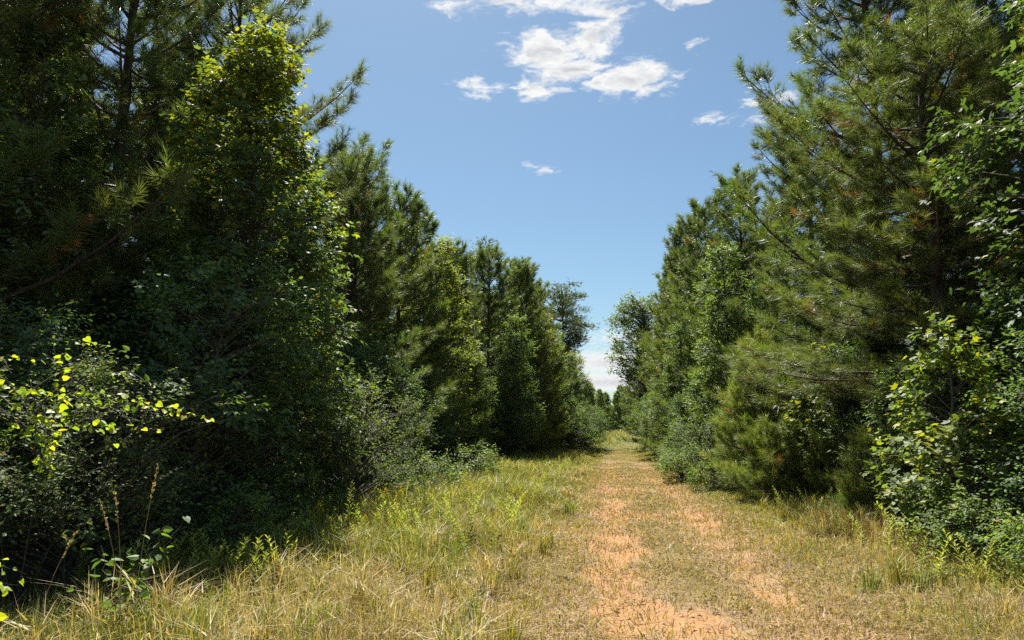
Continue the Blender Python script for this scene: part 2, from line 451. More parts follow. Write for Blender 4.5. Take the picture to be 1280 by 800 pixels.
# ------------------------------------------------------------------ pines
NEED = np.array([0.072, 0.090, 0.030])
def pine_parts(name, seed, H, h0, Rm, nb=5, whorl=0.48, sec=0.22, needles=50, nl=0.19, nw=0.006, rtrunk=0.12,
               hue=(1, 1, 1), up=0.0, power=0.72, dens=1.0):
    rng = np.random.default_rng(seed)
    wood = Geo(); crown = Geo()
    k = 12
    tz = np.linspace(-0.15, H, k)
    tw = np.cumsum(rng.normal(0, 0.035, (k, 2)), 0)
    tw[0] = 0
    trunk = np.stack([tw[:, 0], tw[:, 1], tz], 1)
    tubes(wood, trunk[None], (rtrunk * (1.15 - tz / H) ** 0.9 + 0.006)[None], 8)
    tx = lambda z: np.array([np.interp(z, tz, tw[:, 0]), np.interp(z, tz, tw[:, 1]), z])
    br_p, br_r, se_p, se_r = [], [], [], []
    sp, sa, sl, sc = [], [], [], []
    def shoot(p, a, t, tip):
        sp.append(p); sa.append(a + rng.normal(0, 0.22, 3) + np.array([0, 0, 0.35 + up])); sl.append(rng.uniform(0.20, 0.42))
        sc.append((t, tip))
    z = h0; az0 = rng.uniform(0, 6.28)
    while z < H - 0.25:
        t = (z - h0) / (H - h0)
        prof = min(1.0, t / 0.12 + 0.62) * (1 - t) ** power
        n = max(3, int(round(nb + rng.uniform(-1, 1) - t)))
        az0 += rng.uniform(0.3, 1.4)
        for i in range(n):
            az = az0 + i * 2 * np.pi / n + rng.normal(0, 0.25)
            L = Rm * prof * (rng.uniform(0.45, 0.95) if rng.random() < 0.7 else rng.uniform(0.95, 1.28)) + 0.28
            el = R(2 + 52 * t ** 1.2 + rng.normal(0, 7))
            h = np.array([math.cos(az), math.sin(az), 0]); lat = np.array([-h[1], h[0], 0])
            s = np.linspace(0, 1, 6)[:, None]
            zz = z + rng.uniform(-0.18, 0.18)
            P = tx(zz) + h * (L * math.cos(el) * s) + np.array([0, 0, 1.0]) * (L * math.sin(el) * s + L * (0.10 * s ** 2.2 + 0.05 * s ** 5) - 0.07 * L * np.sin(s * np.pi)) + lat * (L * rng.normal(0, 0.09) * s ** 2)
            br_p.append(P); br_r.append((0.012 + 0.011 * L) * (1.05 - s[:, 0]) + 0.004)
            T = nrm(np.gradient(P, axis=0))
            shoot(P[-1] - T[-1] * 0.12, T[-1], t, 1.0)
            shoot(P[-1] - T[-1] * 0.2, T[-1] + lat * 0.8, t, 1.0); shoot(P[-1] - T[-1] * 0.2, T[-1] - lat * 0.8, t, 1.0)
            step = sec / dens
            d = max(0.16 * L, 0.25) + rng.uniform(0, step); side = 1
            while d < L:
                u = d / L
                j = u * 5; a = min(int(j), 4); p0 = P[a] + (P[a + 1] - P[a]) * (j - a); tn = T[a]
                l = min((0.42 * (1 - u) * L + 0.20) * rng.uniform(0.6, 1.25), 0.9)
                sd = nrm(tn * 0.75 + lat * side * rng.uniform(0.5, 1.0) + np.array([0, 0, rng.uniform(-0.12, 0.30)]))
                p1 = p0 + sd * l * 0.5 + rng.normal(0, 0.03, 3); p2 = p0 + sd * l + np.array([0, 0, 0.06 * l])
                se_p.append([p0, p1, p2]); se_r.append([0.010, 0.007, 0.004])
                shoot(p2 - sd * 0.12, sd, t, u)
                ls = np.cross(sd, [0, 0, 1.0])
                shoot(p2 - sd * 0.2, sd + ls * 0.7, t, u)
                if rng.random() < 0.6: shoot(p2 - sd * 0.22, sd - ls * 0.7 + np.array([0, 0, 0.2]), t, u)
                q = 0.30
                while q < l - 0.08:
                    pp = p0 + sd * q
                    shoot(pp, sd * 0.7 + ls * rng.choice([-1, 1]) * 0.8, t, u * 0.6)
                    q += rng.uniform(0.26, 0.40) / dens
                side = -side; d += step * rng.uniform(0.6, 1.3)
        z += whorl * rng.uniform(0.75, 1.2) * (1.0 - 0.25 * t)
    # leader
    for i in range(6):
        shoot(trunk[-1] - np.array([0, 0, 0.12 * i]), np.array([rng.normal(0, 0.25), rng.normal(0, 0.25), 1.0]), 1.0, 1.0)
    tubes(wood, br_p, br_r, 5); tubes(wood, se_p, se_r, 3)
    sp, sa, sl = np.array(sp), np.array(sa), np.array(sl); tt = np.array(sc)
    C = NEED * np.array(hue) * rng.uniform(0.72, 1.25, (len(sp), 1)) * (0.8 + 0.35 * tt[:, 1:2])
    C = C * (1 + rng.normal(0, 0.07, (len(sp), 3)))
    dead = (rng.random(len(sp)) < 0.05 * (1 - tt[:, 1]))
    C[dead] = np.array([0.15, 0.085, 0.035])
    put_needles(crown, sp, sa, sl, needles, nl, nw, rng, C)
    return [('trunk', wood.mesh(name + '_trunk', M_PBARK, True), None), ('crown', crown.mesh(name + '_crown', M_NEEDLE), 'stuff')], crown

def old_pine_parts(name, seed, H, Rm, needles=34, nw=0.02):
    rng = np.random.default_rng(seed)
    wood = Geo(); crown = Geo(); k = 12
    tz = np.linspace(-0.15, H * 0.95, k); tw = np.cumsum(rng.normal(0, 0.10, (k, 2)), 0); tw[0] = 0
    trunk = np.stack([tw[:, 0], tw[:, 1], tz], 1)
    tubes(wood, trunk[None], (0.22 * (1.1 - tz / H) + 0.02)[None], 8)
    P_, R_, sp, sa, sl = [], [], [], [], []
    for i in range(34):
        t = rng.uniform(0.5, 1.0) ** 0.8; z = H * (0.50 + 0.44 * (i / 34.0)); az = rng.uniform(0, 6.28)
        f = (z / H - 0.5) / 0.5
        L = Rm * (0.55 + 0.45 * math.sin(f * 2.6)) * rng.uniform(0.5, 1.1)
        p0 = np.array([np.interp(z, tz, tw[:, 0]), np.interp(z, tz, tw[:, 1]), z])
        h = np.array([math.cos(az), math.sin(az), 0])
        s = np.linspace(0, 1, 6)[:, None]
        P = p0 + h * L * s + np.array([0, 0, 1.0]) * (L * (0.15 * s + 0.28 * s ** 2)) + np.cumsum(rng.normal(0, 0.05, (6, 3)), 0)
        P_.append(P); R_.append(0.07 * (1.05 - s[:, 0]) + 0.012)
        for c in range(rng.integers(2, 5)):
            cc = P[-1 - (c % 3)] + rng.normal(0, 0.35, 3) + np.array([0, 0, 0.15])
            m = 60
            off = rng.normal(0, 1, (m, 3)) * np.array([0.42, 0.42, 0.15])
            sp.append(cc + off); a = off * 1.3 + np.array([0, 0, 0.45]); sa.append(a); sl.append(rng.uniform(0.15, 0.3, m))
    tubes(wood, P_, R_, 5)
    sp, sa, sl = np.concatenate(sp), np.concatenate(sa), np.concatenate(sl)
    C = NEED * np.array([0.75, 0.78, 0.9]) * rng.uniform(0.7, 1.25, (len(sp), 1))
    put_needles(crown, sp, sa, sl, needles, 0.17, nw, rng, C)
    return [('trunk', wood.mesh(name + '_trunk', M_PBARK, True), None), ('crown', crown.mesh(name + '_crown', M_NEEDLE), 'stuff')]

# ------------------------------------------------------------------ broadleaf trees and shrubs
LEAF = np.array([0.066, 0.094, 0.040])
def broadleaf_parts(name, seed, H, prof, clusters, twigs=9, per=7, leaf=0.10, shape=OVAL, cs=0.42, zlo=0.12, hue=(1, 1, 1),
                    yellow=0.08, ytop=0.0, brown=0.003, rtrunk=0.07, stems=1, inner=0.35, gap=0.0, droop=0.35, squash=0.8, sprout=0, twigwood=False):
    """prof(t) -> radius at relative height t; clusters of twigs in the crown volume, each joined to a stem by a limb"""
    rng = np.random.default_rng(seed)
    wood = Geo(); crown = Geo(); k = 9
    trunks = []
    for i in range(stems):
        tz = np.linspace(-0.1, H * 0.93 * rng.uniform(0.8 if i else 1, 1), k)
        tw = np.cumsum(rng.normal(0, 0.03 * H / 4, (k, 2)), 0); tw -= tw[0]
        if stems > 1:
            a = rng.uniform(0, 6.28); tw += (tz / H)[:, None] ** 1.2 * np.array([math.cos(a), math.sin(a)]) * prof(0.6) * 0.7
        trunks.append((tz, tw))
        tubes(wood, np.stack([tw[:, 0], tw[:, 1], tz], 1)[None], (rtrunk * (1.1 - tz / H) + 0.006)[None], 7)
    bp, brd = [], []
    lp, ld, ln_, lc, ls = [], [], [], [], []
    tp, tr = [], []
    for c in range(clusters):
        t = rng.uniform(zlo, 1.0)
        for _ in range(20):
            t = rng.uniform(zlo, 1.0)
            if rng.random() < prof(t) / max(prof(0.5), prof(0.3), 1e-3) + 0.12: break
        az = rng.uniform(0, 6.28)
        lump = 1 + 0.28 * math.sin(az * 2 + seed) * math.sin(t * 9 + seed) + 0.18 * math.sin(az * 5 + t * 14)
        rad = prof(t) * lump * (inner + (1 - inner) * rng.random() ** 0.45)
        if gap and vnoise(az * 1.6 + seed, t * 5.0) < gap: continue
        tz, tw = trunks[rng.integers(len(trunks))]
        z = H * t
        zb = max(0.05, min(z - rad * rng.uniform(0.3, 0.8), tz[-1]))
        b = np.array([np.interp(zb, tz, tw[:, 0]), np.interp(zb, tz, tw[:, 1]), zb])
        cx = np.array([np.interp(z, tz, tw[:, 0]), np.interp(z, tz, tw[:, 1]), z]) + np.array([math.cos(az), math.sin(az), 0]) * rad
        s = np.linspace(0, 1, 5)[:, None]
        P = b + (cx - b) * s + np.array([0, 0, 1.0]) * (0.12 * rad * np.sin(s * np.pi)) + np.cumsum(rng.normal(0, 0.05, (5, 3)), 0) * min(rad, 1.2) * s ** 0.5
        bp.append(P); brd.append((0.007 + 0.008 * rad) * (1.05 - s[:, 0]) + 0.003)
        out = nrm(cx - b)
        tone = rng.uniform(0.75, 1.25); ycl = rng.random() < 0.16
        for w in range(twigs):
            d = nrm(out * 0.7 + rng.normal(0, 0.75, 3) * np.array([1, 1, squash]) + np.array([0, 0, 0.12]))
            L = cs * rng.uniform(0.5, 1.15)
            if sprout and rng.random() < sprout: L *= 1.9; d = nrm(d + np.array([0, 0, 0.8]))
            p0 = cx + rng.normal(0, 0.22, 3) * cs
            tp.append([p0, p0 + d * L * 0.55 + np.array([0, 0, 0.02]), p0 + d * L - np.array([0, 0, 0.05 * L])]); tr.append([0.0045, 0.0035, 0.002])
            u = (np.arange(per) + rng.random(per)) / per
            pos = p0 + d * (L * u)[:, None]
            sd = nrm(np.cross(d, [0.1, 0.05, 1.0]))
            sg = np.where(np.arange(per) % 2, 1, -1)[:, None]
            dd = d * 0.7 + sd * sg * rng.uniform(0.4, 1.1, (per, 1)) + rng.normal(0, 0.25, (per, 3)) - np.array([0, 0, droop])
            nn = np.array([0, 0, 0.75]) + rng.normal(0, 0.45, (per, 3)) + out * 0.75
            pos = pos + nrm(dd) * leaf * 0.25
            lp.append(pos); ld.append(dd); ln_.append(nn)
            r = rng.random(per)
            base = LEAF * np.array(hue) * tone * rng.uniform(0.7, 1.3, (per, 1))
            yf = yellow * (2.2 if ycl else 0.5) + ytop * max(0, (t - 0.55) / 0.45)
            base = np.where((r < yf)[:, None], np.array([0.17, 0.18, 0.022]) * rng.uniform(0.6, 1.1, (per, 1)), base)
            base = np.where((r > 1 - brown)[:, None], np.array([0.20, 0.09, 0.03]), base)
            lc.append(base); ls.append(leaf * rng.uniform(0.45, 1.3, per))
    tubes(wood, bp, brd, 4)
    if twigwood: tubes(wood, tp, tr, 3)
    put_leaves(crown, np.concatenate(lp), np.concatenate(ld), np.concatenate(ln_), np.concatenate(ls), shape, np.concatenate(lc))
    return [('trunk', wood.mesh(name + '_trunk', M_BARK, True), None), ('crown', crown.mesh(name + '_crown', M_LEAF), 'stuff')]

def cone(r, p=0.75, low=0.25):
    return lambda t: r * min(1.0, low + t / 0.25) * max(0.0, 1.02 - t) ** p
def dome(r):
    return lambda t: r * max(0.05, 1 - (abs(t - 0.42) / 0.62) ** 2.2) ** 0.5
def column(r):
    return lambda t: r * min(1.0, 0.55 + t * 1.5) * max(0.0, 1.03 - t ** 2.5) ** 0.6

print('protos...')
PINE_A, _ = pine_parts('edge_pine_a', 11, 13.0, 3.2, 3.8, nb=5, whorl=0.62, needles=70, nl=0.23, nw=0.0085, rtrunk=0.15, sec=0.22, power=0.40)
PINE_B, _ = pine_parts('edge_pine_b', 23, 12.6, 0.8, 3.3, nb=5, whorl=0.58, needles=50, nl=0.23, nw=0.0115, rtrunk=0.14, hue=(0.95, 1.02, 1.0), power=0.42, sec=0.22)
PINE_C, _ = pine_parts('wood_pine_c', 37, 11.5, 0.6, 2.7, nb=5, whorl=0.5, needles=26, nl=0.24, nw=0.020, hue=(0.92, 1.0, 0.95), power=0.46, sec=0.22, up=0.2)
PINE_D, _ = pine_parts('wood_pine_d', 51, 12.0, 0.6, 2.6, nb=5, whorl=0.52, needles=18, nl=0.25, nw=0.030, hue=(1.0, 1.03, 0.9), power=0.48, sec=0.24, up=0.2)
YPINE, _ = pine_parts('young_pine', 63, 4.2, 0.2, 1.15, nb=7, whorl=0.30, needles=52, nl=0.20, nw=0.010, rtrunk=0.05, hue=(1.4, 1.4, 1.25), up=0.15, power=0.75, sec=0.22)
SPINE, _ = pine_parts('small_pine', 77, 2.0, 0.12, 0.9, nb=7, whorl=0.24, needles=60, nl=0.20, nw=0.009, rtrunk=0.03, hue=(1.2, 1.22, 1.1), up=0.25, sec=0.20)
_, FARPINE = pine_parts('far_pine', 91, 11.0, 0.3, 2.3, nb=5, whorl=0.7, sec=0.6, needles=4, nl=0.6, nw=0.22, hue=(0.85, 0.95, 1.0), power=0.6)
OLDPINE = old_pine_parts('old_pine', 12, 17.0, 3.2, 12, 0.035)
OLDPINE2 = old_pine_parts('old_pine_b', 29, 16.0, 2.8, 12, 0.035)
GUM_A = broadleaf_parts('sweetgum_a', 101, 8.7, cone(2.25, 0.66), 430, twigs=11, per=7, leaf=0.098, shape=STAR, cs=0.42, twigwood=False, yellow=0.07, ytop=0.6, rtrunk=0.09, hue=(0.95, 1.0, 1.05))
GUM_B = broadleaf_parts('sweetgum_b', 113, 9.2, column(1.55), 250, twigs=9, per=7, leaf=0.13, shape=DIAM, cs=0.42, yellow=0.16, ytop=0.35, hue=(1.25, 1.12, 0.9), rtrunk=0.09)
GUM_C = broadleaf_parts('broadleaf_c', 127, 8.6, column(1.35), 240, twigs=9, per=7, leaf=0.12, shape=OVAL, cs=0.40, yellow=0.05, hue=(1.0, 1.05, 1.0), rtrunk=0.09)
OAK = broadleaf_parts('oak', 139, 11.5, column(2.5), 360, twigs=9, per=7, leaf=0.12, shape=STAR, cs=0.48, yellow=0.03, hue=(0.60, 0.68, 0.80), rtrunk=0.14, zlo=0.05)
AIRY = broadleaf_parts('airy_tree', 151, 12.5, lambda t: 0.2 if t < 0.4 else 2.6 * max(0.05, 1 - (abs(t - 0.72) / 0.34) ** 2) ** 0.5, 380, twigs=8, per=6, leaf=0.20, shape=DIAM, cs=0.55, zlo=0.40, gap=0.30, hue=(1.1, 1.05, 1.2), rtrunk=0.13, inner=0.3)
SAP = broadleaf_parts('sapling', 163, 3.4, column(1.0), 90, twigs=8, per=6, leaf=0.115, shape=STAR, cs=0.34, yellow=0.22, rtrunk=0.03, hue=(1.1, 1.1, 0.9))
SHRUB_A = broadleaf_parts('shrub_a', 171, 2.3, dome(1.25), 175, twigs=9, per=7, leaf=0.07, shape=OVAL, cs=0.34, zlo=0.04, stems=4, rtrunk=0.03, hue=(0.85, 0.95, 0.75), yellow=0.06)
SHRUB_B = broadleaf_parts('shrub_b', 183, 3.0, dome(1.3), 170, twigs=10, per=9, leaf=0.05, shape=OVAL, cs=0.42, zlo=0.04, stems=5, twigwood=True, rtrunk=0.03, hue=(1.2, 1.2, 1.05), yellow=0.12, sprout=0.12)
SHRUB_C = broadleaf_parts('shrub_c', 197, 1.1, dome(0.75), 60, twigs=8, per=7, leaf=0.075, shape=OVAL, cs=0.28, zlo=0.04, stems=4, rtrunk=0.015, hue=(1.15, 1.2, 0.9), yellow=0.10)
SHRUB_D = broadleaf_parts('shrub_d', 211, 4.4, column(1.5), 200, twigs=9, per=7, leaf=0.09, shape=OVAL, cs=0.40, zlo=0.03, stems=3, rtrunk=0.04, hue=(0.85, 0.98, 1.1), yellow=0.04)

def T(name, parts, x, y, rot, sc, label, cat='tree', group=None, tilt=(0, 0)):
    return plant(name, parts, label, cat, (x, y, float(gz(x, y)) - 0.03), rot, sc, group, tilt)

# ------------------------------------------------------------------ the wood left of the track
LP = 'pines of the wood left of the track'
RP = 'pines of the wood right of the track'
T('pine_tree', PINE_A, -10.0, 11.8, 40, 1.08, 'nearest dark pine filling the upper left corner', group=LP)
T('pine_tree', PINE_B, -7.6, 13.6, 130, 1.04, 'tall shaded pine just behind and left of the yellow-topped tree', group=LP)
T('broadleaf_tree', GUM_A, -4.75, 12.4, 15, 1.0, 'tall broadleaf tree with sunlit yellow-green top at the left wood edge')
T('pine_tree', PINE_A, -6.8, 17.6, 205, 1.02, 'tall pine rising directly behind the yellow-topped broadleaf tree', group=LP)
T('pine_tree', PINE_B, -4.9, 22.8, 300, 0.83, 'dense pine between the yellow-topped tree and the olive broadleaf tree', group=LP)
T('broadleaf_tree', GUM_B, -2.9, 27.5, 60, 1.0, 'olive-yellow broadleaf tree standing against dark pines midway along the left edge')
T('pine_tree', PINE_C, -4.0, 31.0, 15, 0.95, 'pine with a thin spire tip behind the olive-yellow broadleaf tree', group=LP)
T('pine_tree', PINE_C, -1.2, 37.5, 120, 0.93, 'spire-topped pine past the olive-yellow broadleaf tree', group=LP)
T('pine_tree', PINE_C, 0.4, 43.0, 220, 0.97, 'slender pine below the flat-topped old pines', group=LP)
T('pine_tree', PINE_D, 1.6, 48.5, 40, 0.92, 'farthest spire-topped pine of the left edge row', group=LP)
T('old_pine_tree', OLDPINE, -3.4, 60, 0, 1.0, 'old flat-topped dark pine towering behind the left edge row')
T('old_pine_tree', OLDPINE2, 4.6, 70, 50, 0.92, 'lone flat-topped old pine with open clumps nearest the sky gap')
T('broadleaf_tree', GUM_C, 2.6, 49, 80, 0.93, 'leafy green tree under the lone flat-topped old pine')
T('broadleaf_tree', GUM_B, 5.0, 58, 200, 0.85, 'light green tree closing the left edge beside the far gap')
T('pine_tree', PINE_C, -2.7, 33.8, 75, 0.88, 'pine filling the row between the spire-tipped pines', group=LP)
T('pine_tree', PINE_C, -3.9, 25.6, 10, 0.88, 'pine just left of the olive-yellow broadleaf tree', group=LP)
T('pine_tree', PINE_B, -4.5, 20.0, 10, 0.73, 'shorter pine just right of the tall pine behind the yellow-topped tree', group=LP)
T('broadleaf_tree', GUM_C, -8.3, 12.2, 100, 1.05, 'shaded broadleaf tree at the left frame edge under the pines')
T('broadleaf_tree', GUM_C, 0.2, 34.0, 30, 0.80, 'green broadleaf tree filling the row just past the olive-yellow tree')
T('broadleaf_tree', GUM_B, 1.9, 41.5, 130, 0.80, 'pale olive tree between the slender pines of the left row')
T('broadleaf_tree', GUM_C, 4.2, 53.5, 250, 0.82, 'round green tree next to the light green tree at the left end')
T('pine_tree', PINE_D, 0.4, 39.5, 140, 0.86, 'bushy pine behind the green broadleaf tree of the left row', group=LP)
T('pine_tree', PINE_D, 2.4, 54.0, 250, 0.80, 'pine just in front of the lone flat-topped old pine', group=LP)
T('broadleaf_tree', GUM_C, 6.4, 66, 10, 0.70, 'last small tree of the left edge before the far gap')
for i, (x, y, r, s, pr) in enumerate([(-11.5, 16, 10, 1.0, PINE_D), (-9.5, 20, 80, 1.0, PINE_C), (-8.6, 25, 140, 0.98, PINE_D), (-12, 24, 150, 1.0, PINE_D), (-7.0, 29, 200, 0.9, PINE_C),
                                      (-6.6, 35, 260, 0.92, PINE_D), (-4.6, 40, 320, 0.9, PINE_D), (-3.2, 46, 20, 0.9, PINE_C), (-1.4, 52, 70, 0.92, PINE_D),
                                      (-10.5, 31, 30, 1.0, PINE_D), (-9.0, 40, 40, 1.0, PINE_D), (1.0, 57, 160, 0.85, PINE_D), (-5, 52, 10, 1.0, PINE_D), (3.0, 63, 99, 0.8, PINE_C), (-13.0, 12.5, 50, 1.0, PINE_C), (-10.2, 15.6, 95, 1.0, PINE_C), (-15.0, 20.5, 10, 1.0, PINE_D), (-8.4, 17.6, 210, 0.98, PINE_C), (-16.5, 26, 70, 1.05, PINE_D), (-14, 33, 0, 1.05, PINE_D)]):
    T('pine_tree', pr, x, y, r, s, 'tall pine standing inside the left wood behind the edge trees', group='pines inside the left wood')
# understorey
T('shrub', SHRUB_B, -3.05, 14.0, 30, 0.85, 'pale sunlit bush arching out of the shade at the left edge', 'shrub')
us = [(-4.6, 10.4, SHRUB_D, 0.95, 'dark leafy shrub at the foot of the yellow-topped tree'),
      (-6.2, 8.6, SHRUB_D, 0.8, 'dark shrub directly behind the vine thicket'),
      (-5.0, 15.3, SHRUB_D, 0.9, 'dark shrub between the yellow-topped tree and the pale bush'),
      (-3.9, 18.2, SHRUB_D, 0.95, 'tall dark shrub behind the pale sunlit bush'),
      (-3.6, 20.6, SHRUB_D, 0.8, 'dark rounded shrub beyond the pale sunlit bush'),
      (-3.4, 24.0, SHRUB_D, 0.9, 'dark shrub below the dense edge pine'),
      (-2.7, 25.4, SHRUB_D, 0.7, 'rounded dark shrub under the olive-yellow tree'),
      (-1.5, 30.0, GUM_C, 0.55, 'tall shrub just past the olive-yellow tree'),
      (-0.4, 33.8, SHRUB_D, 0.7, 'shrub at the left edge under the spire-topped pine'),
      (0.9, 37.0, GUM_B, 0.5, 'leafy shrub under the slender left pine'),
      (2.2, 43.5, SHRUB_D, 0.8, 'leafy shrub below the farthest spire-topped pine'),
      (3.9, 48.5, SHRUB_A, 1.4, 'light green bush at the foot of the leafy green tree'),
      (5.2, 55.0, SHRUB_A, 1.2, 'bush beside the track under the light green tree'),
      (6.0, 61.5, SHRUB_A, 1.2, 'last bush on the left before the far gap'),
      (6.0, 59.5, SHRUB_D, 0.8, 'bushy growth around the stem of the light green tree'),
      (6.6, 68.0, SHRUB_A, 1.5, 'bush around the stem of the last small left tree'),
      (3.4, 51.5, SHRUB_D, 0.9, 'tall shrub against the leafy green tree below the old pine')]
for i, (x, y, pr, s, lab) in enumerate(us):
    T('shrub', pr, x, y, i * 77 % 360, s, lab, 'shrub', 'shrubs along the left edge')
for i, (x, y, s, lab) in enumerate([(-3.6, 9.3, 0.8, 'low shrub in front of the dark undergrowth, nearest the camera on the left'), (-3.5, 11.2, 0.9, 'low shrub beside the grass at the foot of the left shade'),
                                    (-3.3, 12.8, 0.9, 'low shrub just before the pale sunlit bush'), (-2.3, 16.2, 0.9, 'low green shrub just past the pale sunlit bush'),
                                    (-2.0, 18.2, 1.0, 'low shrub at the edge of the sunny weeds'), (-1.3, 22.6, 1.0, 'low shrub beyond the sunny weeds')]):
    T('shrub', SHRUB_C, x, y, i * 50, s, lab, 'shrub', 'low shrubs along the left edge')

# ------------------------------------------------------------------ the wood right of the track
T('pine_tree', PINE_A, 8.6, 14.6, 100, (1.03, 1.03, 0.76), 'big sunlit pine reaching its branches out over the right side', group=RP)
T('pine_tree', PINE_B, 10.1, 19.4, 250, 1.28, 'tall dark pine whose branch tips rise behind the big sunlit right pine', group=RP)
T('pine_tree', PINE_B, 11.2, 16.4, 60, 1.0, 'dark pine deep behind the trunk of the big sunlit right pine', group=RP)
T('oak_tree', OAK, 9.3, 9.7, 0, 1.0, 'dark glossy-leaved broadleaf tree along the right frame edge')
T('pine_tree', PINE_B, 10.3, 25.0, 30, 0.98, 'pine rising behind the leafy column tree on the right', group=RP)
T('pine_tree', PINE_C, 9.6, 30.5, 150, 1.05, 'pine with crowded tips left of the big sunlit right pine', group=RP)
T('pine_tree', PINE_C, 9.5, 35.5, 260, 1.08, 'third pine of the right edge row', group=RP)
T('pine_tree', PINE_D, 9.9, 40.5, 20, 1.06, 'fourth pine of the right edge row', group=RP)
T('pine_tree', PINE_C, 10.5, 45.5, 190, 1.08, 'fifth pine of the right edge row', group=RP)
T('pine_tree', PINE_D, 11.3, 50.5, 70, 1.05, 'last tall pine of the right edge row beside the airy tree', group=RP)
T('broadleaf_tree', GUM_C, 7.9, 27.0, 200, 0.98, 'narrow leafy column of a tree against the right pines')
T('broadleaf_tree', GUM_C, 7.6, 33.5, 90, 0.75, 'smaller glossy green tree left of the leafy column tree')
T('airy_tree', AIRY, 10.6, 60, 0, 1.0, 'thin open-crowned tree leaning into the sky gap')
T('young_pine_tree', YPINE, 6.75, 20.6, 0, 1.0, 'young bushy pine standing in front of the leafy column tree')
T('young_pine_tree', YPINE, 7.7, 20.2, 140, 0.86, 'slightly shorter young pine right of the tallest young pine')
T('small_pine_tree', SPINE, 6.3, 18.4, 0, 0.9, 'knee-high pine with drooping sprays at the right grass edge')
T('small_pine_tree', SPINE, 7.6, 17.0, 90, 0.85, 'small pine under the bright sapling on the right')
T('small_pine_tree', SPINE, 6.9, 14.0, 200, 0.8, 'small pine tuft below the big sunlit pine')
T('sapling', SAP, 7.8, 17.9, 30, 1.05, 'broadleaf sapling right of the two young pines', 'sapling')
T('sapling', SAP, 6.7, 11.2, 120, 0.95, 'sapling with bright yellow-green star leaves beside the dark right tree', 'sapling')
for i, (x, y, pr, s, lab) in enumerate([
        (7.2, 9.6, SHRUB_D, 0.75, 'dark shrub under the glossy tree at the right frame edge'),
        (7.3, 12.9, SHRUB_D, 0.65, 'dark shrub behind the yellow-green sapling'),
        (8.6, 16.8, SHRUB_D, 0.85, 'dark shrub under the big sunlit right pine'),
        (9.0, 22.0, SHRUB_D, 0.9, 'tall shrub behind the young pines'),
        (6.4, 24.0, SHRUB_A, 0.95, 'light green bush left of the tallest young pine'),
        (6.3, 27.0, SHRUB_A, 0.85, 'bush at the foot of the leafy column tree'),
        (7.2, 31.0, SHRUB_D, 0.75, 'shrub between the column tree and the smaller glossy tree'),
        (7.5, 37.5, GUM_C, 0.55, 'shrub past the smaller glossy tree'),
        (8.7, 43.0, SHRUB_D, 0.85, 'shrub at the foot of the fourth right pine'),
        (9.7, 49.5, SHRUB_A, 1.3, 'bush at the foot of the last right pines'),
        (11.6, 57.0, SHRUB_A, 1.4, 'last bush right of the track before the far gap')]):
    T('shrub', pr, x, y, i * 61 % 360, s, lab, 'shrub', 'shrubs along the right edge')
for i, (x, y, s, lab) in enumerate([(5.7, 21.5, 0.8, 'low bright shrub in the grass before the young pines'), (5.6, 24.8, 0.9, 'low bright shrub left of the young pines'),
                                    (6.1, 8.2, 0.75, 'low shrub in the dark grass at the right frame edge'), (6.2, 10.0, 0.8, 'low shrub under the yellow-green sapling')]):
    T('shrub', SHRUB_C, x, y, i * 50, s, lab, 'shrub', 'low shrubs along the right edge')
for i, (x, y, r, s, pr) in enumerate([(12.5, 12, 5, 1.0, PINE_C), (12.5, 17, 10, 1.0, PINE_C), (12.8, 22, 80, 1.0, PINE_D), (13.3, 28, 140, 1.0, PINE_D), (12.8, 34, 150, 1.0, PINE_D),
                                      (13, 40, 200, 1.0, PINE_C), (13.2, 46, 260, 1.0, PINE_D), (13.6, 53, 320, 1.0, PINE_D), (14, 60, 20, 1.0, PINE_D), (12.0, 66, 20, 0.9, PINE_D)]):
    T('pine_tree', pr, x, y, r, s, 'tall pine standing inside the right wood behind the edge trees', group='pines inside the right wood')

for x, y, s, lab in [(5.6, 80, 0.85, 'distant pine just left of the far gap'), (7.4, 92, 0.8, 'smallest distant pine glimpsed left of the far gap'),
                     (18.5, 78, 0.9, 'distant pine hidden behind the right row beside the far gap'), (23.0, 90, 0.9, 'farther distant pine right of the far gap')]:
    T('pine_tree', PINE_D, x, y, x * 40, s, lab, group='distant pines at the end of the track')
# ------------------------------------------------------------------ far wood at the end of the track
rng = np.random.default_rng(3)
fv, ft, fq, fc = FARPINE.arrays()
g = Geo()
for i in range(60):
    x = 8 + 40 * (i + rng.random()) / 60; y = 138 + rng.choice([0, 9, 18]) + rng.uniform(0, 8)
    a = rng.uniform(0, 6.28); s = rng.uniform(0.55, 0.88)
    Rm = np.array([[math.cos(a), -math.sin(a), 0], [math.sin(a), math.cos(a), 0], [0, 0, 1]]) * s
    g.add(fv @ Rm.T + np.array([x, y, float(gz(x, y))]), T=ft, C=fc * rng.uniform(1.0, 1.5) * np.array([1.1, 1.05, 1.1]))
fw = link('far_wood', g.mesh('far_wood', M_NEEDLE))
tag(fw, 'distant green pine wood closing the end of the track', 'wood', kind='stuff')

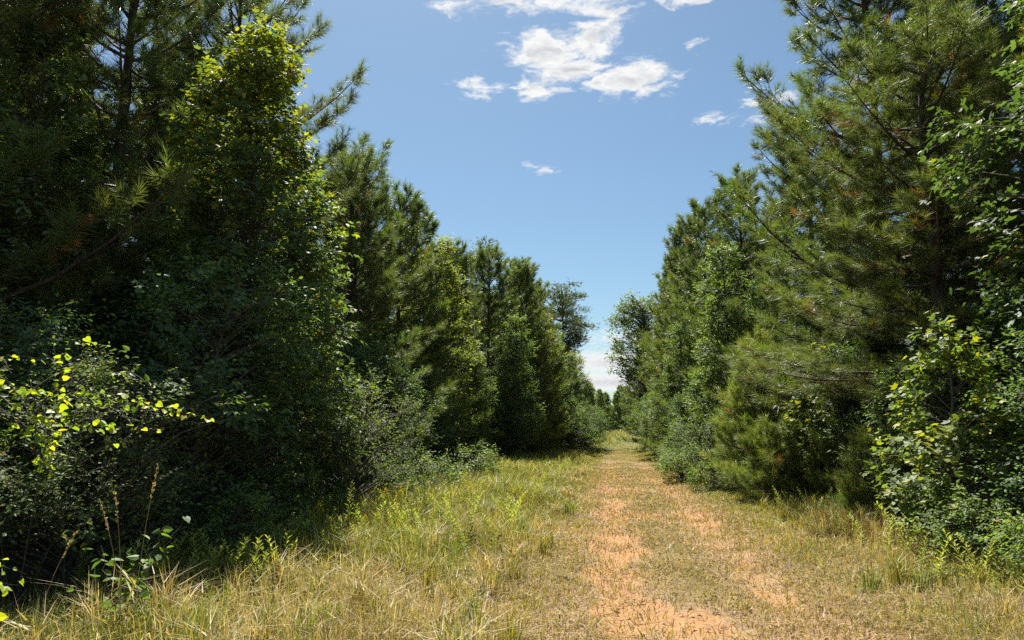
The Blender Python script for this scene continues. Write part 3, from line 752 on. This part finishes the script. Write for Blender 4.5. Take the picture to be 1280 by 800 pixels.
# ------------------------------------------------------------------ grass
def blades(rng, n, y0, y1, dlo, dhi, hfun, colfun, wid, seg=True, dens=None, lean=0.35, ypow=1.6):
    u = rng.random(n)
    y = y0 * (y1 / y0) ** u if ypow is None else y0 + (y1 - y0) * u ** ypow
    d = rng.uniform(dlo, dhi, n)
    x = road_x(y) + d
    keep = rng.random(n) < dens(x, y, d)
    x, y, d = x[keep], y[keep], d[keep]; n = len(x)
    h = hfun(x, y, d, rng)
    az = rng.uniform(0, 2 * np.pi, n)
    le = np.abs(rng.normal(0, lean, n)) + 0.08
    w = wid(y) * rng.uniform(0.7, 1.3, n)
    hd = np.stack([np.cos(az), np.sin(az), np.zeros(n)], 1)
    fa = rng.uniform(0, 2 * np.pi, n)
    sd = np.stack([np.cos(fa), np.sin(fa), np.zeros(n)], 1) * w[:, None]
    b = np.stack([x, y, gz(x, y) - 0.01], 1)
    up = np.array([0, 0, 1.0])
    m = b + hd * (h * le * 0.35)[:, None] + up * (h * 0.6)[:, None]
    t = b + hd * (h * le * 1.15)[:, None] + up * (h * (1.0 - 0.35 * np.minimum(le, 1.2)))[:, None]
    c = colfun(x, y, d, rng)
    G = Geo()
    V = np.stack([b - sd, b + sd, m + sd * 0.8, m - sd * 0.8, t], 1).reshape(-1, 3)
    k = (np.arange(n) * 5)[:, None]
    G.add(V, T=np.concatenate([k + 3, k + 2, k + 4], 1), Q=np.concatenate([k, k + 1, k + 2, k + 3], 1), C=np.repeat(c, 5, 0))
    return G

STRAW = np.array([0.25, 0.188, 0.098]); OLIVE = np.array([0.175, 0.152, 0.036]); GREEN = np.array([0.115, 0.145, 0.028])
def gcolour(x, y, d, rng):
    n = fbm(x, y, 0.55, 3); n2 = fbm(x + 50, y, 1.5, 3)
    far = sstep(9, 19, y)
    green = sstep(0.30, 0.60, n + 0.26 * far - 0.10 + 0.20 * sstep(-1.5, -3, d) * sstep(7, 10, y)) * sstep(0.6, 2.4, np.abs(d) + 0.6 * far)
    green = np.maximum(green, 0.85 * sstep(-3.6, -4.8, d))
    r = rng.random(len(x))
    c = np.where((r < 0.15 + 0.8 * green)[:, None], np.where((rng.random(len(x)) < 0.5)[:, None], OLIVE, GREEN), STRAW)
    wm = worn_mask(d) * sstep(50, 25, y)
    c = np.where((rng.random(len(x)) < 0.75 * wm)[:, None], np.array([0.25, 0.17, 0.095]), c)
    c = np.where((r > 0.97)[:, None], np.array([0.15, 0.08, 0.04]), c)
    c = np.where((rng.random(len(x)) < 0.12)[:, None], np.array([0.33, 0.285, 0.19]), c)
    return c * (0.7 + 0.6 * n2)[:, None] * rng.uniform(0.65, 1.3, (len(x), 1))
wid = lambda y: 0.0022 * (1 + y / 9.0)

def turf_h(x, y, d, rng):
    n = fbm(x + 7, y + 2, 0.8, 3)
    return (0.03 + 0.05 * sstep(0.4, 0.65, n) + 0.10 * sstep(0.6, 2.5, np.abs(d)) * (0.4 + n)) * rng.uniform(0.6, 1.5, len(x))
def turf_d(x, y, d):
    return (1 - 0.75 * clay(x, y)) * (1 - 0.55 * worn_mask(d) * sstep(50, 25, y)) * (0.45 + 0.7 * fbm(x, y, 1.3, 3)) 
rng = np.random.default_rng(41)
G = blades(rng, 150000, 4.8, 60, -3.6, 4.6, turf_h, gcolour, wid, dens=turf_d, lean=0.6, ypow=2.1)
o = link('grass', G.mesh('short_grass', M_GRASS)); tag(o, 'short mown grass growing on and beside the track', 'grass', kind='stuff')

def tall_h(x, y, d, rng):
    n = fbm(x + 70, y + 2, 0.7, 3)
    side = sstep(-1.3, -3.2, d) + sstep(1.8, 3.6, d) * 0.6
    return (0.10 + (0.36 + 0.22 * sstep(8, 12, y)) * side * (0.35 + 1.1 * n) * (0.6 + 0.4 * sstep(6, 13, y))) * rng.uniform(0.55, 1.35, len(x))
def tall_d(x, y, d):
    e = sstep(-1.1, -2.0, d) + sstep(1.6, 2.8, d)
    return e * (0.12 + 1.5 * sstep(0.3, 0.75, fbm(x + 5, y, 1.4, 3))) * (sstep(-6.8, -5.6, d))
G = blades(rng, 190000, 4.8, 56, -6.6, 5.2, tall_h, gcolour, wid, dens=tall_d, lean=0.55, ypow=1.8)
o = link('grass', G.mesh('tall_grass', M_GRASS)); tag(o, 'tall uncut meadow grass along both edges of the track', 'grass', kind='stuff')

print('tris', sum(len(m.loops) - 2 * len(m.polygons) for m in bpy.data.meshes))

G = blades(rng, 26000, 52, 150, -9.0, 10.0, lambda x, y, d, rng: rng.uniform(0.12, 0.45, len(x)) * (0.35 + 0.65 * sstep(0.8, 2.5, np.abs(d))), gcolour, lambda y: 0.0035 * (y / 9.0), dens=lambda x, y, d: 0.25 + 0.9 * fbm(x, y, 0.4, 3), lean=0.5, ypow=1.4)
o = link('grass', G.mesh('far_grass', M_GRASS)); tag(o, 'sunlit grass along the far end of the track', 'grass', kind='stuff')
# tussocks of arching blades in the verges
tus = []
G = Geo(); r = rng
for i in range(340):
    y = 5.2 + 26 * r.random() ** 1.6; dd = r.uniform(-5.6, -1.7) if r.random() < 0.72 else r.uniform(2.0, 4.4)
    x = float(road_x(y)) + dd; n = 34
    hh = r.uniform(0.28, 0.62) * r.uniform(0.6, 1.1, n) * (0.75 if dd > 0 else 1)
    az = r.uniform(0, 6.28, n); le = np.abs(r.normal(0.45, 0.3, n)); off = r.normal(0, 0.05, (n, 2))
    hd = np.stack([np.cos(az), np.sin(az), np.zeros(n)], 1); up = np.array([0, 0, 1.0])
    b = np.stack([x + off[:, 0], y + off[:, 1], np.full(n, float(gz(x, y)) - 0.01)], 1)
    fa = az + 1.57 + r.normal(0, 0.5, n); sd = np.stack([np.cos(fa), np.sin(fa), np.zeros(n)], 1) * (0.0028 * (1 + y / 9))
    m1 = b + hd * (hh * le * 0.3)[:, None] + up * (hh * 0.6)[:, None]; t1 = b + hd * (hh * le * 1.2)[:, None] + up * (hh * (1 - 0.3 * le))[:, None]
    c0 = [STRAW * 1.15, OLIVE, GREEN, np.array([0.30, 0.25, 0.16])][r.choice(4, p=[0.15, 0.35, 0.35, 0.15] if y > 8.5 else [0.3, 0.25, 0.2, 0.25])]
    c = c0 * r.uniform(0.6, 1.25, (n, 1)); k = (np.arange(n) * 5)[:, None]
    G.add(np.stack([b - sd, b + sd, m1 + sd * 0.8, m1 - sd * 0.8, t1], 1).reshape(-1, 3), T=np.concatenate([k + 3, k + 2, k + 4], 1), Q=np.concatenate([k, k + 1, k + 2, k + 3], 1), C=np.repeat(c, 5, 0))
o = link('grass', G.mesh('tussock_grass', M_GRASS)); tag(o, 'shaggy tussocks of straw and green grass in the verges', 'grass', kind='stuff')

def thatch_h(x, y, d, rng):
    return rng.uniform(0.05, 0.14, len(x))
def thatch_c(x, y, d, rng):
    n = fbm(x + 20, y, 1.4, 3)
    c = np.where((rng.random(len(x)) < 0.35 + 0.9 * (n - 0.45))[:, None], OLIVE, np.array([0.25, 0.175, 0.108]))
    return c * rng.uniform(0.6, 1.25, (len(x), 1))
G = blades(rng, 80000, 4.9, 34, -2.6, 2.8, thatch_h, thatch_c, lambda y: 0.003 * (1 + y / 9.0), dens=lambda x, y, d: (1 - 0.5 * clay(x, y)) * (0.4 + 1.1 * sstep(0.35, 0.7, fbm(x + 2, y, 1.6, 4))), lean=1.5, ypow=1.9)
o = link('grass', G.mesh('dry_thatch', M_GRASS)); tag(o, 'flattened dry thatch lying on the track between the ruts', 'grass', kind='stuff')

# loose pebbles and fallen leaves on the worn ground
rng = np.random.default_rng(61)
octv = np.array([(1, 0, 0), (0, 1, 0), (-1, 0, 0), (0, -1, 0), (0, 0, 0.7), (0, 0, -0.7)], float)
octf = np.array([(0, 1, 4), (1, 2, 4), (2, 3, 4), (3, 0, 4), (1, 0, 5), (2, 1, 5), (3, 2, 5), (0, 3, 5)])
N = 1500
y = 5 + 24 * rng.random(N) ** 1.7; d = np.where(rng.random(N) < 0.5, -0.85, 0.95) + rng.normal(0, 0.42, N); x = road_x(y) + d
sz = rng.uniform(0.004, 0.013, N) * (1 + (rng.random(N) < 0.06) * 1.2)
V = np.stack([x, y, gz(x, y) + 0.004], 1)[:, None] + octv[None] * sz[:, None, None] * rng.uniform(0.6, 1.3, (N, 6, 1))
G = Geo(); G.add(V.reshape(-1, 3), T=(octf[None] + (np.arange(N) * 6)[:, None, None]).reshape(-1, 3), C=np.repeat(np.array([0.24, 0.16, 0.10]) * rng.uniform(0.5, 1.4, (N, 1)), 6, 0))
o = link('pebbles', G.mesh('pebbles', M_GRAVEL)); tag(o, 'small brown pebbles scattered in the worn ruts', 'pebbles', kind='stuff')
N = 1600
y = 5 + 24 * rng.random(N) ** 1.7; d = rng.normal(0, 1.9, N); x = road_x(y) + d
G = Geo()
put_leaves(G, np.stack([x, y, gz(x, y) + rng.uniform(0.008, 0.03, N)], 1), np.stack([rng.normal(0, 1, N), rng.normal(0, 1, N), rng.normal(0, 0.2, N)], 1),
           np.array([0, 0, 1.0]) + rng.normal(0, 0.35, (N, 3)), rng.uniform(0.03, 0.075, N), OVAL, np.array([0.16, 0.095, 0.045]) * rng.uniform(0.5, 1.5, (N, 1)))
o = link('leaf_litter', G.mesh('leaf_litter', M_GRASS)); tag(o, 'brown fallen leaves scattered over the track and verges', 'leaf litter', kind='stuff')

# ------------------------------------------------------------------ vines, stalks and weeds
def leaf_mesh(name, shape, c, m=None):
    G = Geo(); put_leaves(G, np.zeros((1, 3)), np.array([[0, 1.0, 0]]), np.array([[0, 0, 1.0]]), [1.0], shape, np.array([c]))
    return G.mesh(name, m or M_LEAF)
VL = [leaf_mesh('vine_leaf', HEART, c, M_VINE) for c in ((0.165, 0.195, 0.022), (0.135, 0.18, 0.022), (0.21, 0.19, 0.024), (0.08, 0.12, 0.025))]
BLF = [leaf_mesh('wide_leaf', (HEART[0] * np.array([0.75, 1, 1]), HEART[1]), c) for c in ((0.055, 0.10, 0.025), (0.07, 0.115, 0.03), (0.045, 0.085, 0.025))]

def leafy_thing(name, label, cat, loc, stems, leaf, meshes, rng, every, droop=0.35, rad=0.004, group=None, probs=None, start=0.0):
    """stems: polylines relative to loc; single leaves set alternately along them"""
    e = bpy.data.objects.new(name, None); COL.objects.link(e); e.location = loc
    tag(e, label, cat, group)
    G = Geo(); n = 0
    for st in stems:
        st = np.array(st, float)
        u = np.linspace(0, len(st) - 1, 14); P = np.stack([np.interp(u, np.arange(len(st)), st[:, k]) for k in range(3)], 1)
        P[1:-1] = (P[:-2] + 2 * P[1:-1] + P[2:]) / 4
        P += np.cumsum(rng.normal(0, 0.016, P.shape), 0)
        tubes(G, P[None], np.linspace(rad, rad * 0.35, 14)[None], 5)
        seg = np.linalg.norm(np.diff(P, axis=0), axis=1); cum = np.concatenate([[0], np.cumsum(seg)])
        s = max(every * 1.5, start * cum[-1]); side = 1
        while s < cum[-1]:
            p = np.array([np.interp(s, cum, P[:, k]) for k in range(3)])
            i = min(np.searchsorted(cum, s), 13); t = nrm(P[i] - P[i - 1])
            sd = nrm(np.cross(t, [0, 0, 1.0])) * side
            d = nrm(t * 0.4 + sd * 0.9 + rng.normal(0, 0.3, 3) - np.array([0, 0, droop]))
            nn = nrm(np.array([0, 0.5, 0.75]) + rng.normal(0, 0.6, 3))
            x = nrm(np.cross(d, nn)); nn = np.cross(x, d)
            sc = leaf * rng.uniform(0.45, 1.25) * (1 - 0.4 * s / cum[-1])
            o = link('leaf', meshes[rng.choice(len(meshes), p=probs)], e)
            M = Matrix(((x[0], d[0], nn[0], 0), (x[1], d[1], nn[1], 0), (x[2], d[2], nn[2], 0), (0, 0, 0, 1)))
            o.matrix_local = Matrix.Translation(Vector(p + d * rng.uniform(0.008, 0.05) + rng.normal(0, 0.014, 3))) @ M @ Matrix.Scale(sc, 4)
            side = -side; s += every * rng.choice([0.35, 0.8, 1.0, 2.0]); n += 1
    o = link('stem', G.mesh(name + '_stem', M_BARK), e)
    return n

rng = np.random.default_rng(88)
zb = float(gz(-4.3, 7.1))
stems = [[(-0.4, 0.2, 0), (-0.6, -0.1, 1.6), (-0.5, -0.4, 2.12), (0.2, -0.5, 1.98), (0.9, -0.5, 1.86), (1.65, -0.45, 1.72)],
         [(-0.4, 0.2, 0), (-0.7, -0.2, 1.7), (-0.8, -0.5, 2.15), (-0.2, -0.6, 1.92), (0.5, -0.6, 1.76), (1.15, -0.55, 1.66)],
         [(-0.4, 0.2, 0), (0.0, -0.1, 1.8), (0.15, -0.3, 2.4), (0.35, -0.4, 2.62), (0.55, -0.4, 2.5)],
         [(-0.4, 0.2, 0), (-0.8, -0.3, 1.6), (-0.9, -0.6, 2.02), (-0.3, -0.7, 1.85), (0.35, -0.7, 1.62)],
         [(-0.4, 0.2, 0), (0.0, -0.2, 1.5), (0.3, -0.45, 2.05), (0.9, -0.5, 2.02), (1.5, -0.5, 1.90)],
         [(-0.2, -0.45, 2.05), (0.05, -0.6, 1.9), (0.2, -0.7, 1.65), (0.3, -0.7, 1.35)],
         [(0.5, -0.5, 1.92), (0.75, -0.6, 1.75), (1.0, -0.6, 1.62)],
         [(-0.7, -0.5, 2.1), (-0.4, -0.6, 2.25), (-0.1, -0.6, 2.3), (0.15, -0.55, 2.25)]]
n1 = leafy_thing('vine', 'yellow-green sunlit grapevine trailing over the thicket at the left edge', 'vine', (-4.3, 7.1, zb), stems, 0.088, VL, rng, 0.036, start=0.45, probs=[0.33, 0.27, 0.12, 0.28])
T('shrub', SHRUB_A, -4.9, 8.5, 40, 1.08, 'tangled shrub carrying the yellow-green grapevine at the left edge', 'shrub')
T('shrub', SHRUB_B, -4.65, 8.05, 200, 0.80, 'pale twiggy bush rising through the grapevine at the left edge', 'shrub')
T('shrub', SHRUB_A, -5.9, 7.3, 140, 1.15, 'shrub at the frame edge left of the vine thicket', 'shrub')
zb = float(gz(-3.75, 5.2))
stems = [[(-0.3, 0, 0), (-0.25, 0, 0.6), (0.05, -0.02, 0.92), (0.28, -0.05, 0.88), (0.44, -0.05, 0.78)],
         [(-0.3, 0, 0), (-0.2, 0.05, 0.5), (0.1, 0, 0.72), (0.40, -0.02, 0.64)],
         [(-0.3, 0, 0), (-0.1, 0.05, 0.35), (0.15, 0, 0.52), (0.36, 0, 0.46)]]
leafy_thing('vine', 'small bright vine sprays poking in at the lower left corner', 'vine', (-3.75, 5.2, zb), stems, 0.085, VL, rng, 0.036, probs=[0.45, 0.3, 0.2, 0.05], rad=0.003)
zb = float(gz(-3.25, 6.4))
stems = []
for i in range(11):
    a = rng.uniform(0, 6.28); r = rng.uniform(0.15, 0.5); h = rng.uniform(0.45, 0.95)
    stems.append([(0, 0, 0), (r * 0.5 * math.cos(a), r * 0.5 * math.sin(a), h * 0.7), (r * math.cos(a), r * math.sin(a), h)])
leafy_thing('leafy_plant', 'wide-leaved green plant in the shade below the vine thicket', 'plant', (-3.25, 6.4, zb), stems, 0.125, BLF, rng, 0.085, droop=0.6)

def stalk(x, y, h, bend, az, label, heads=1):
    e = bpy.data.objects.new('grass_stalk', None); COL.objects.link(e); e.location = (x, y, float(gz(x, y)) - 0.02)
    tag(e, label, 'grass stalk', 'dry stalks at the lower left')
    G = Geo(); HD = Geo(); r = np.random.default_rng(int(h * 1000))
    for k in range(heads):
        s = np.linspace(0, 1, 10)[:, None]; a = az + k * 0.35
        hk = h * (1 - 0.06 * k)
        P = np.array([math.cos(a), math.sin(a), 0]) * bend * (1 + 0.3 * k) * s ** 2.2 + np.array([0, 0, hk]) * s
        tubes(G, P[None], np.linspace(0.0034, 0.0014, 10)[None], 5, C=(0.24, 0.19, 0.09))
        m = 26; u = r.uniform(0.80, 1.0, m); pos = np.stack([np.interp(u, s[:, 0], P[:, q]) for q in range(3)], 1)
        d = nrm(P[-1] - P[-2]) + r.normal(0, 0.35, (m, 3))
        put_leaves(HD, pos, d, r.normal(0, 1, (m, 3)), np.full(m, 0.028), DIAM, np.tile([0.24, 0.18, 0.09], (m, 1)))
        lm = 3; pos = np.stack([np.interp(r.uniform(0.05, 0.35, lm), s[:, 0], P[:, q]) for q in range(3)], 1)
        d = r.normal(0, 0.5, (lm, 3)) + np.array([0, 0, 1.0])
        put_leaves(HD, pos, d, r.normal(0, 1, (lm, 3)), np.full(lm, 0.3), (DIAM[0] * np.array([0.12, 1, 1]), DIAM[1]), np.tile([0.25, 0.22, 0.08], (lm, 1)))
    link('stem', G.mesh('stalk_stem', M_GRASS), e); link('seed_head', HD.mesh('stalk_head', M_GRASS), e)['kind'] = 'stuff'
stalk(-3.50, 5.7, 0.95, 0.22, 0.2, 'single bare dry stalk leaning at the far lower left')
stalk(-2.98, 5.9, 1.22, 0.20, 2.6, 'two bent dry grass stalks with drooping seed heads', 2)
stalk(-2.93, 6.0, 1.42, 0.10, 0.6, 'tallest straight dry grass stalk beside the bent pair')

def forb_parts(name, seed, H, n, leaf, flower, c):
    r = np.random.default_rng(seed); G = Geo(); L = Geo(); k = 8
    s = np.linspace(0, 1, k)[:, None]
    P = np.array([r.normal(0, 0.06), r.normal(0, 0.06), 0]) * s ** 2 + np.array([0, 0, H]) * s
    tubes(G, P[None], np.linspace(0.005, 0.002, k)[None], 5, C=(0.12, 0.13, 0.04))
    u = np.linspace(0.12, 0.98, n); pos = np.stack([np.interp(u, s[:, 0], P[:, q]) for q in range(3)], 1)
    a = np.arange(n) * 2.4
    d = np.stack([np.cos(a), np.sin(a), 0.55 + 0.5 * u], 1) + r.normal(0, 0.12, (n, 3))
    nn = np.stack([-0.5 * np.cos(a), -0.5 * np.sin(a), np.ones(n)], 1)
    put_leaves(L, pos, d, nn, leaf * (1.15 - 0.65 * u), (OVAL[0] * np.array([0.62, 1, 1]), OVAL[1]), np.array(c) * r.uniform(0.75, 1.25, (n, 1)))
    parts = [('stem', None, None), ('foliage', None, 'stuff')]
    out = [('stem', G.mesh(name + '_stem', M_GRASS), None), ('foliage', L.mesh(name + '_leaves', M_LEAF), 'stuff')]
    if flower:
        F = Geo(); m = 90
        t = r.random(m); aa = r.uniform(0, 6.28, m)
        pos = np.stack([np.cos(aa) * 0.09 * (1 - t), np.sin(aa) * 0.09 * (1 - t), H - 0.06 + 0.16 * t], 1) + P[-1] * np.array([1, 1, 0])
        put_leaves(F, pos, r.normal(0, 1, (m, 3)) + np.array([0, 0, 0.8]), r.normal(0, 1, (m, 3)), np.full(m, 0.022), DIAM, np.tile([0.30, 0.23, 0.02], (m, 1)) * r.uniform(0.6, 1.1, (m, 1)))
        out.append(('flower', F.mesh(name + '_flower', M_LEAF), 'stuff'))
    return out, L
FB = [forb_parts('forb_a', 1, 0.85, 46, 0.12, False, (0.12, 0.14, 0.04)), forb_parts('forb_b', 2, 0.70, 40, 0.11, True, (0.14, 0.155, 0.035)),
      forb_parts('forb_c', 3, 0.55, 30, 0.12, False, (0.085, 0.13, 0.04))]
rng = np.random.default_rng(17)
SPOT = [(-2.45, 11.4, 0, 1.1, 'tall feathery weed spike at the edge of the left shade'), (-1.55, 13.4, 0, 1.15, 'tall leafy weed spike rising above the sunny meadow'),
        (-0.95, 14.6, 1, 1.0, 'yellow-tipped weed beside the tall leafy spike'), (-2.1, 12.4, 1, 0.95, 'yellow-tipped weed before the pale sunlit bush'),
        (-1.1, 12.0, 2, 1.0, 'short bright leafy weed in the middle of the left meadow'), (-2.7, 10.2, 2, 1.1, 'short leafy weed nearest the dark shrubs')]
for i, (x, y, k, s, lab) in enumerate(SPOT):
    T('weed_plant', FB[k][0], x, y, i * 40, s, lab, 'weed', 'tall weeds in the left meadow')
for i in range(44):
    y = rng.uniform(10, 26); d = rng.uniform(-5.6, -2.9) if y > 12 else rng.uniform(-5.2, -3.6)
    x = float(road_x(y)) + d; k = int(rng.choice(3, p=[0.3, 0.4, 0.3]))
    T('weed_plant', FB[k][0], x, y, rng.uniform(0, 360), rng.uniform(0.6, 1.0),
      ['green leafy weed spike among the meadow grass left of the track', 'yellow-flowered weed among the meadow grass left of the track', 'short bushy weed among the meadow grass left of the track'][k],
      'weed', ['green weeds in the left meadow', 'yellow weeds in the left meadow', 'bushy weeds in the left meadow'][k])
# low broad-leaved ground cover, too dense to count
G = Geo()
V0, T0, Q0, C0 = FB[2][1].arrays()
for i in range(1100):
    y = 7.8 + 31 * rng.random() ** 1.4
    d = (rng.uniform(-6.6, -2.4) if y > 10 else rng.uniform(-6.8, -4.3)) if rng.random() < 0.75 else rng.uniform(2.8, 5.2)
    x = float(road_x(y)) + d; s = rng.uniform(0.45, 1.1); a = rng.uniform(0, 6.28)
    Rm = np.array([[math.cos(a), -math.sin(a), 0], [math.sin(a), math.cos(a), 0], [0, 0, 1]]) * s
    G.add(V0 @ Rm.T + np.array([x, y, float(gz(x, y))]), T=T0, C=C0 * rng.uniform(0.8, 1.5) * np.array([1.55, 1.1, 0.95]))
o = link('ground_cover', G.mesh('ground_cover', M_LEAF)); tag(o, 'low leafy weeds mixed into the grass along both woods', 'weeds', kind='stuff')
print('vine leaves', n1, 'tris', sum(len(m.loops) - 2 * len(m.polygons) for m in bpy.data.meshes))
